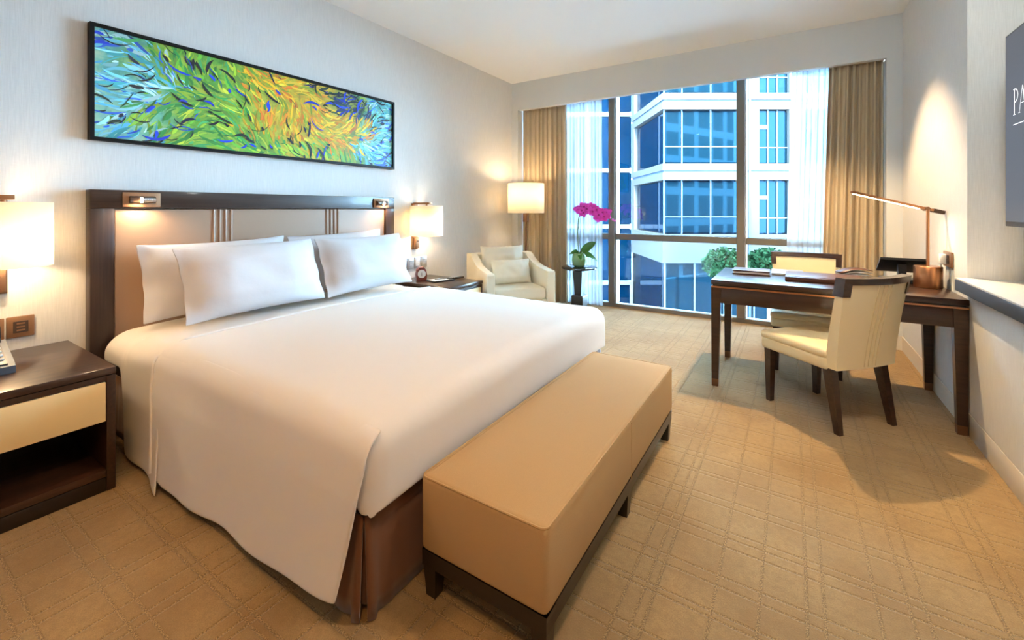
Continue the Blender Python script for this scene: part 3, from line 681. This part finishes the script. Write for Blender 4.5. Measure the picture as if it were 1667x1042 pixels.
# ================================================================== DESK
DX0, DX1, DY0, DY1, DH = -.465, .786, 3.235, 3.965, .72
t = thing('desk', 'dark wood writing desk with copper trim standing against the right wall', 'desk', ((DX0+DX1)/2, (DY0+DY1)/2, 0))
dx, dy = (DX1-DX0)/2, (DY1-DY0)/2
box('top', -dx, dx, -dy, dy, DH-.032, DH, 'dark_wood', t, .003)
bm = bmesh.new()
for a in ((-dx+.01, dx-.01, -dy+.01, -dy+.03), (-dx+.01, dx-.01, dy-.03, dy-.01), (-dx+.01, -dx+.03, -dy+.03, dy-.03), (dx-.03, dx-.01, -dy+.03, dy-.03)): add_box(bm, *a, DH-.042, DH-.032)
obj('shadow_gap', bm, 'black_wood', t)
bm = bmesh.new()
for a in ((-dx, dx, -dy, -dy+.02), (-dx, dx, dy-.02, dy), (-dx, -dx+.02, -dy+.02, dy-.02), (dx-.02, dx, -dy+.02, dy-.02)): add_box(bm, *a, DH-.052, DH-.042)
obj('copper_trim', bm, 'copper', t)
for s in (-1, 1):
    box('apron', -dx+.055, dx-.055, min(s*(dy-.006), s*(dy-.03)), max(s*(dy-.006), s*(dy-.03)), DH-.155, DH-.052, 'dark_wood', t, .002)
    box('side_apron', min(s*(dx-.006), s*(dx-.03)), max(s*(dx-.006), s*(dx-.03)), -dy+.055, dy-.055, DH-.155, DH-.052, 'dark_wood', t, .002)
for sx_ in (-1, 1):
    for sy_ in (-1, 1):
        bm = bmesh.new(); add_taper(bm, sx_*(dx-.031), sy_*(dy-.031), .05, DH-.052, .042, .060, dx=sx_*.006, dy=sy_*.006); lg = obj('leg', bm, 'dark_wood', t)
        bm = bmesh.new(); add_taper(bm, sx_*(dx-.025), sy_*(dy-.025), 0, .05, .040, .0425); obj('foot_cap', bm, 'bronze', lg)
DO = DH+.001
# things on the desk
t = thing('leather_folder', 'dark brown leather folder at the window-side left end of the desk', 'folder', (-.255, 3.70, DO), .02)
box('cover', -.12, .12, -.09, .09, .022, .030, 'leather_brown', t, .002); box('pages', -.113, .113, -.083, .083, .005, .022, 'paper', t); box('back_cover', -.12, .12, -.09, .09, 0, .006, 'leather_brown', t, .002)
t = thing('magazine', 'glossy silver-grey magazine lying between the folder and the desk pad', 'magazine', (-.03, 3.84, DO), .03)
box('pages', -.10, .10, -.13, .13, 0, .010, 'paper', t); box('cover', -.102, .102, -.132, .132, .010, .013, 'book_grey', t, .001)
t = thing('desk_pad', 'brown leather desk pad box in the middle of the desk', 'desk pad', (.175, 3.60, DO), .0)
box('tray', -.215, .215, -.155, .155, 0, .028, 'leather_brown', t, .004); box('writing_surface', -.20, .20, -.14, .14, .028, .031, 'leather_brown', t, .001)
t = thing('magazine', 'fanned open magazine at the back of the desk near the right drape', 'magazine', (.36, 3.86, DO), .25)
for k in range(4):
    bm = bmesh.new()
    def fn(u, v, k=k): return Vector(((u-.5)*.18, (v-.5)*.12, .004+.010*k+.018*math.sin(PI*u)*(k+1)/4+.008*u*k))
    add_grid(bm, fn, 8, 1); mod_solid(obj('page', bm, 'book_grey' if k < 3 else 'leather_brown', t, 'all'), .004)
# desk phone on slanted stand
t = thing('desk_telephone', 'black desk telephone with tilted screen behind the copper lamp base', 'telephone', (.60, 3.80, DO), PI)
box('base', -.10, .10, -.10, .09, 0, .022, 'black_plastic', t, .006)
bm = bmesh.new(); add_prism(bm, [(-.085, .055), (.10, .15), (.10, .165), (-.085, .072)], 0, -.115, .115); obj('tilted_screen', bm, 'black_plastic', t)
bm = bmesh.new(); add_prism(bm, [(-.07, .0765), (.085, .1575), (.085, .160), (-.07, .079)], 0, -.10, .10); obj('display', bm, 'dark_gloss', t)
box('support', -.02, .02, .01, .06, .02, .12, 'black_plastic', t); 
bm = bmesh.new(); add_tube(bm, [(-.145, -.08, .035), (-.145, -.05, .05), (-.145, .06, .05), (-.145, .085, .035)], .02, 10); obj('handset', bm, 'black_plastic', t, True); box('handset_cradle', -.165, -.10, -.06, .07, 0, .03, 'black_plastic', t, .004)
# desk lamp
LX_, LY_ = .700, 3.63
t = thing('desk_lamp', 'copper desk lamp with a long tilted light bar and cylinder base', 'desk lamp', (LX_, LY_, DO))
bm = bmesh.new(); add_lathe(bm, [(.066, 0), (.068, .004), (.068, .126), (.065, .13), (.001, .13)], seg=40); obj('base', bm, 'copper', t, True)
bm = bmesh.new(); add_tube(bm, [(0, 0, .13), (0, 0, .475)], .0085, 12); obj('pole', bm, 'copper', t, True)
bA, bB = Vector((.07, .05, .458)), Vector((-.385, -.155, .585)); bd = (bB-bA).normalized()
piv = bA+bd*.085
sd = bd.cross(Vector((0, 0, 1))).normalized(); upv = sd.cross(bd).normalized()
def obox(bm, a, b, hw_, hh_):
    q = []
    for p in (a, b):
        for s1, s2 in ((-1, -1), (1, -1), (1, 1), (-1, 1)): q.append(bm.verts.new(p+sd*hw_*s1+upv*hh_*s2))
    bm.faces.new(q[3::-1]); bm.faces.new(q[4:8])
    for i in range(4): j = (i+1) % 4; bm.faces.new((q[i], q[j], q[4+j], q[4+i]))
bm = bmesh.new(); obox(bm, bA+bd*.0, bB, .013, .007); arm = obj('light_bar', bm, 'copper', t)
bm = bmesh.new(); obox(bm, bA+bd*.125-upv*.009, bB-bd*.012-upv*.009, .010, .002); obj('led_strip', bm, 'led', arm)
bm = bmesh.new(); obox(bm, bA-bd*.012, bA+bd*.05, .0145, .011); obj('counterweight', bm, 'plate_dark', arm)
bm = bmesh.new(); add_tube(bm, [tuple(piv-sd*.017), tuple(piv+sd*.017)], .013, 12); obj('hinge', bm, 'bronze', t, True)
la = light('desk_lamp_light', 'AREA', (bA+bB)/2-upv*.016, 3.5, (1, .78, .45), t, shape='RECTANGLE', size=.36, size_y=.02)
la.rotation_euler = Matrix((bd, upv.cross(bd), upv)).transposed().to_euler()
t = thing('power_plug', 'white power plug with cable hanging from the socket beside the desk lamp', 'plug', (XR-.017, 3.60, .90))
box('plug', -.03, 0, -.02, .02, -.03, .03, 'white_plastic', t, .005)
bm = bmesh.new(); add_tube(bm, [(-.02, 0, -.03), (-.024, -.005, -.08), (-.02, .01, -.13), (-.035, .03, -.168), (-.02, .04, -.173)], .004, 6); obj('cable', bm, 'white_plastic', t, True)
# ================================================================== CHAIRS
def chair(label, loc, rz):
    """faces local +Y"""
    t = thing('desk_chair', label, 'chair', (*loc, 0), rz, 'cream leather desk chairs')
    bm = bmesh.new(); add_box(bm, -.225, .225, -.20, .235, .325, .40, .02, 3)
    se = obj('seat', bm, 'leather_cream', t, True)
    bm = bmesh.new(); add_box(bm, -.228, .228, -.20, .24, .385, .435, .022, 4)
    for v in bm.verts:
        if v.co.z > .42: v.co.z += .012*(1-(v.co.x/.23)**2)
    obj('seat_pad', bm, 'leather_cream', se, True)
    def bpos(s, q, side):     # s -1..1 across, q 0..1 up; side 0 front 1 rear
        w_ = .215+.018*q; z = .34+.50*q
        y = -.185-.085*q**1.3-.045*(1-s*s)*(.35+.65*q)-(0.062 if side else 0)*(1-.35*q)
        return Vector((s*w_, y, z))
    # back upholstery: front, rear and edge closed
    NS, NQ = 16, 14; bm = bmesh.new()
    def ring(q):
        pts = []
        for i in range(NS+1): pts.append(bpos(i/NS*2-1, q, 0))
        for i in range(NS, -1, -1): pts.append(bpos(i/NS*2-1, q, 1))
        return pts
    def notch(q, p):     # upholstery narrows beside the top rail ends
        return p
    rows = [[bm.verts.new(p) for p in ring(.0+j/NQ*.93)] for j in range(NQ+1)]
    n = len(rows[0])
    for a, b in zip(rows, rows[1:]):
        for k in range(n): j = (k+1) % n; bm.faces.new((a[k], a[j], b[j], b[k]))
    bm.faces.new(rows[0][::-1]); bm.faces.new(rows[-1])
    bk = obj('backrest', bm, 'leather_cream', t, True)
    for sd_ in (1,):
        for s in (-.19, -.065, .065, .19):
            bm = bmesh.new(); add_tube(bm, [tuple(bpos(s+.02*0, .02+.9*j/10, sd_)+Vector((0, -.0005, 0))) for j in range(11)], .0028, 6); obj('seam', bm, 'seam_cream', bk, True)
    # top rail: curved cap with dropped ends
    bm = bmesh.new()
    def rail(s0, s1, q0, q1, n_, ext=.006):
        g = []
        for i in range(n_+1):
            s = s0+(s1-s0)*i/n_
            g.append([bm.verts.new(bpos(s, q0, 0)+Vector((0, ext, 0))), bm.verts.new(bpos(s, q1, 0)+Vector((0, ext, 0))), bm.verts.new(bpos(s, q1, 1)-Vector((0, ext, 0))), bm.verts.new(bpos(s, q0, 1)-Vector((0, ext, 0)))])
        for a, b in zip(g, g[1:]):
            for k in range(4): j = (k+1) % 4; bm.faces.new((a[k], a[j], b[j], b[k]))
        bm.faces.new(g[0]); bm.faces.new(g[-1][::-1])
    rail(-1.03, 1.03, .93, 1.0, 18); rail(-1.03, -.87, .80, .93, 2); rail(.87, 1.03, .80, .93, 2)
    obj('top_rail', bm, 'dark_wood', t)
    for s in (-1, 1):
        bm = bmesh.new(); add_taper(bm, s*.19, .195, 0, .33, .030, .044); obj('leg', bm, 'dark_wood', t)
        bm = bmesh.new(); add_taper(bm, s*.185, -.185, 0, .345, .030, .050, dx=s*.012, dy=-.06); obj('leg', bm, 'dark_wood', t)
    return t
chair('cream leather chair turned with its back to the bench', (.155, 3.205), math.atan2(.75, .66))
chair('cream leather chair behind the desk facing the room', (.09, 4.02), PI)
# ================================================================== CONSOLE + TV
CY0 = -1.2
t = thing('console', 'long wall console with white counter and black edge below the screen', 'console', (.9, CY0, 0)); L = YN-CY0-.01
box('counter_top', .742-.9, XN-.9-.002, 0, L, .822, .830, 'counter_white', t, .001)
box('counter_edge', .74-.9, XN-.9-.002, 0, L, .762, .822, 'counter_edge', t, .002)
box('front_panel', .788-.9, XN-.9-.002, 0, L, .122, .762, 'wallpaper', t); box('plinth', .786-.9, XN-.9-.002, 0, L, 0, .119, 'baseboard_paint', t, .002)
TVX = .85
t = thing('television', 'flat wall-mounted television with grey screen above the white counter', 'television', (TVX, 2.24, 1.566))
box('bezel', 0, .045, -.765, .765, -.448, .448, 'tv_bezel', t, .004)
box('screen', -.0015, .002, -.752, .752, -.425, .438, 'tv_screen', t)
box('wall_bracket', .045, XN-TVX-.001, -.15, .15, -.12, .12, 'black_plastic', t)
# lettering at the far (left) end of the screen: thin serif P A and an underline
bm = bmesh.new()
def q4(*p): bm.faces.new([bm.verts.new((-.003, y_, z_)) for y_, z_ in p])
def seg_(y0_, z0_, y1_, z1_, w_):
    d = Vector((y1_-y0_, z1_-z0_)).normalized()*w_/2; n_ = (-d.y, d.x); q4((y0_+n_[0], z0_+n_[1]), (y1_+n_[0], z1_+n_[1]), (y1_-n_[0], z1_-n_[1]), (y0_-n_[0], z0_-n_[1]))
PY = .655; PZ = .060; LH = .115        # reading direction goes toward -Y
seg_(PY, PZ, PY, PZ+LH, .009); seg_(PY+.012, PZ, PY-.012, PZ, .003); seg_(PY+.012, PZ+LH, PY-.004, PZ+LH, .003)
bo = [(PY-.004, PZ+LH)]+[(PY-.004-.034*math.sin(PI*k/8), PZ+LH-.030*(1-math.cos(PI*k/8))) for k in range(9)]
for a, b in zip(bo, bo[1:]):
    if abs(a[0]-b[0])+abs(a[1]-b[1]) > 1e-5: seg_(*a, *b, .006)
AY = PY-.085
seg_(AY+.032, PZ, AY, PZ+LH, .004); seg_(AY-.032, PZ, AY, PZ+LH, .009); seg_(AY+.02, PZ+.04, AY-.02, PZ+.04, .003); seg_(AY+.042, PZ, AY+.022, PZ, .003); seg_(AY-.022, PZ, AY-.044, PZ, .003)
seg_(PY+.012, PZ-.045, AY-.05, PZ-.045, .004)
obj('screen_lettering', bm, 'tv_text', t, recalc=False)
# ================================================================== OUTSIDE
FWD = Vector((-math.sin(YAW), math.cos(YAW), 0)); RGT = Vector((math.cos(YAW), math.sin(YAW), 0))
struct(box('ground', -60, 70, 6, 80, -6.6, -6.5, 'plaza'))
DZ0, PITCH = 3.07, 3.55
def ob(name, a0, a1, b0, b1, z0, z1, mt, parent): return box(name, a0, a1, b0, b1, z0, z1, mt, parent)
org = RGT*7.6+FWD*22
bd1 = thing('office_building', 'white banded office block with a glass corner outside the window', 'building', (org.x, org.y, -6.5), YAW)
Zb = 6.5   # local z = world z + 6.5
WID, DEP = 12.5, 5.7
ob('core', .25, WID, .25, DEP+5, 0, 15.6, 'facade_glass_blue', bd1)
floors = [DZ0+PITCH*k for k in range(-1, 3)]
for i, z in enumerate(floors):
    zz = z+Zb
    if i == 0:
        ob('stone_band', -.05, WID, -.05, .3, zz-1.05, zz+.40, 'facade_white', bd1); ob('side_band', -.05, .3, .3, DEP, zz-1.05, zz+.40, 'facade_white', bd1)
    else:
        for a, b, mt, pr in ((.06, .40, 'facade_white', 0), (-.05, .06, 'facade_grey', .06), (-.42, -.05, 'facade_white', 0)):
            ob('stone_band' if pr == 0 else 'shadow_joint', -.05+pr, WID, -.05+pr, .3, zz+a, zz+b, mt, bd1)
            ob('side_band' if pr == 0 else 'side_joint', -.05+pr, .3, .3, DEP, zz+a, zz+b, mt, bd1)
    # windows between this band and the next: glass corner then pilaster bay
    za, zb_ = zz+.40, zz+PITCH-.42
    for x0, x1 in ((.12, .95), (1.0, 2.40), (2.45, 3.75)):
        p = ob('window_pane', x0, x1, .14, .18, za+.08, zb_-.08, 'facade_glass_cyan', bd1)
    for x0 in (.06, .955, 2.405, 3.755): ob('window_bar', x0, x0+.05, .10, .2, za, zb_, 'facade_mullion', bd1)
    ob('window_rail', .06, 3.8, .10, .17, za+.85, za+.89, 'facade_mullion', bd1)
    for y0_, y1_ in ((.3, 1.9), (2.0, 3.6), (3.7, 5.0)): ob('side_pane', .14, .18, y0_, y1_, za+.08, zb_-.08, 'facade_glass_blue', bd1)
    ob('side_pier', -.05, .3, DEP-.6, DEP, za, zb_, 'facade_white', bd1)
    # pilaster and windows further right
    ob('pilaster', 3.85, 4.80, -.05, .3, za, zb_, 'facade_white', bd1)
    for k in range(4):
        xa = 4.80+k*2.25
        p = ob('bay_window', xa, xa+1.5, .14, .18, za+.06, zb_-.06, 'facade_glass_cyan', bd1)
        ob('window_bar', xa+.48, xa+.53, .08, .14, za, zb_, 'facade_mullion', bd1); ob('window_bar', xa+.95, xa+1.0, .08, .14, za, zb_, 'facade_white', bd1)
        ob('window_rail', xa, xa+1.5, .09, .14, za+.8, za+.84, 'facade_mullion', bd1); ob('window_rail', xa, xa+.48, .09, .14, za+1.75, za+1.95, 'facade_white', bd1)
        ob('pilaster', xa+1.5, xa+2.25, -.05, .3, za, zb_, 'facade_white', bd1)
    
ob('downpipe', 4.25, 4.36, -.09, -.05, 0, 15.4, 'facade_grey', bd1)
# ground floor glass and posts
z1_ = floors[0]+Zb-1.05
for k in range(8): ob('lobby_pane', .15+k*1.5, .15+k*1.5+1.42, .14, .18, .2, z1_, 'facade_glass_cyan', bd1); ob('lobby_bar', .08+k*1.5, .15+k*1.5, .08, .2, 0, z1_, 'facade_mullion', bd1)
# recessed tower wing further left and behind
org2 = RGT*-8+FWD*27.7
bd2 = thing('glass_tower', 'dark blue glass tower wing behind the left mullion of the window', 'building', (org2.x, org2.y, -6.5), YAW)
ob('core', 0, 15.5,   .2, 2, 0, 15.6, 'facade_glass_blue', bd2)
for k in range(-2, 2):
    zz = DZ0+PITCH*k+Zb+.55
    ob('spandrel', 0, 15.6, -.02, .2, zz-.12, zz+.14, 'blind', bd2)
    for j in range(11):
        xa = j*1.42; ob('pane', xa+.05, xa+1.36, .05, .1, zz+.18, zz+PITCH-.16, 'facade_glass_blue', bd2)
for j in range(11): ob('fin', j*1.42-.04, j*1.42+.04, -.05, .2, 0, 15.6, 'facade_mullion' if j % 2 else 'blind', bd2)
# this building's own outer face (mirrored in the glass across the street)
bm = bmesh.new()
add_box(bm, 1.3, 30, 5.0, 5.5, -6.5, 18)
fo = obj('wall_outside', bm, 'facade_glass_blue'); struct(fo)
for k in range(-2, 5):
    z = PITCH*k-.3; o = box('band', 1.3, 30, 5.42, 5.6, z-.45, z+.45, 'facade_light', fo)
for k in range(10): box('pier', 1.5+k*2.9, 2.3+k*2.9, 5.42, 5.58, -6.5, 18, 'facade_light', fo)
# trees on the plaza
def tree(lat, dep, hgt, r, label, seed):
    p = RGT*lat+FWD*dep; t = thing('street_tree', label, 'tree', (p.x, p.y, -6.5), 0, 'plaza trees'); rnd = random.Random(seed)
    bm = bmesh.new(); add_tube(bm, [(0, 0, 0), (.05, 0, hgt*.4), (0, .05, hgt*.8)], [.14, .1, .05], 8); obj('trunk', bm, 'tree_bark', t, True)
    bm = bmesh.new()
    for k in range(1600):
        d = Vector((rnd.gauss(0, 1), rnd.gauss(0, 1), rnd.gauss(0, 1))).normalized()*r*(rnd.random()**.4); c0 = Vector((0, 0, hgt*.75))+Vector((d.x, d.y, d.z*.8))
        a = Vector((rnd.uniform(-1, 1), rnd.uniform(-1, 1), rnd.uniform(-1, 1))).normalized()*.11; b = a.cross(Vector((rnd.uniform(-1, 1), rnd.uniform(-1, 1), rnd.uniform(-1, 1)))).normalized()*.06
        bm.faces.new([bm.verts.new(c0-a), bm.verts.new(c0+b), bm.verts.new(c0+a), bm.verts.new(c0-b)])
    f_ = obj('foliage', bm, 'tree_leaf', t, recalc=False); f_['kind'] = 'stuff'
tree(9.4, 19.3, 7.0, .95, 'green street tree outside, left of the thick window mullion', 1)
tree(11.4, 19.5, 7.0, .9, 'green street tree outside, right of the thick window mullion', 2)
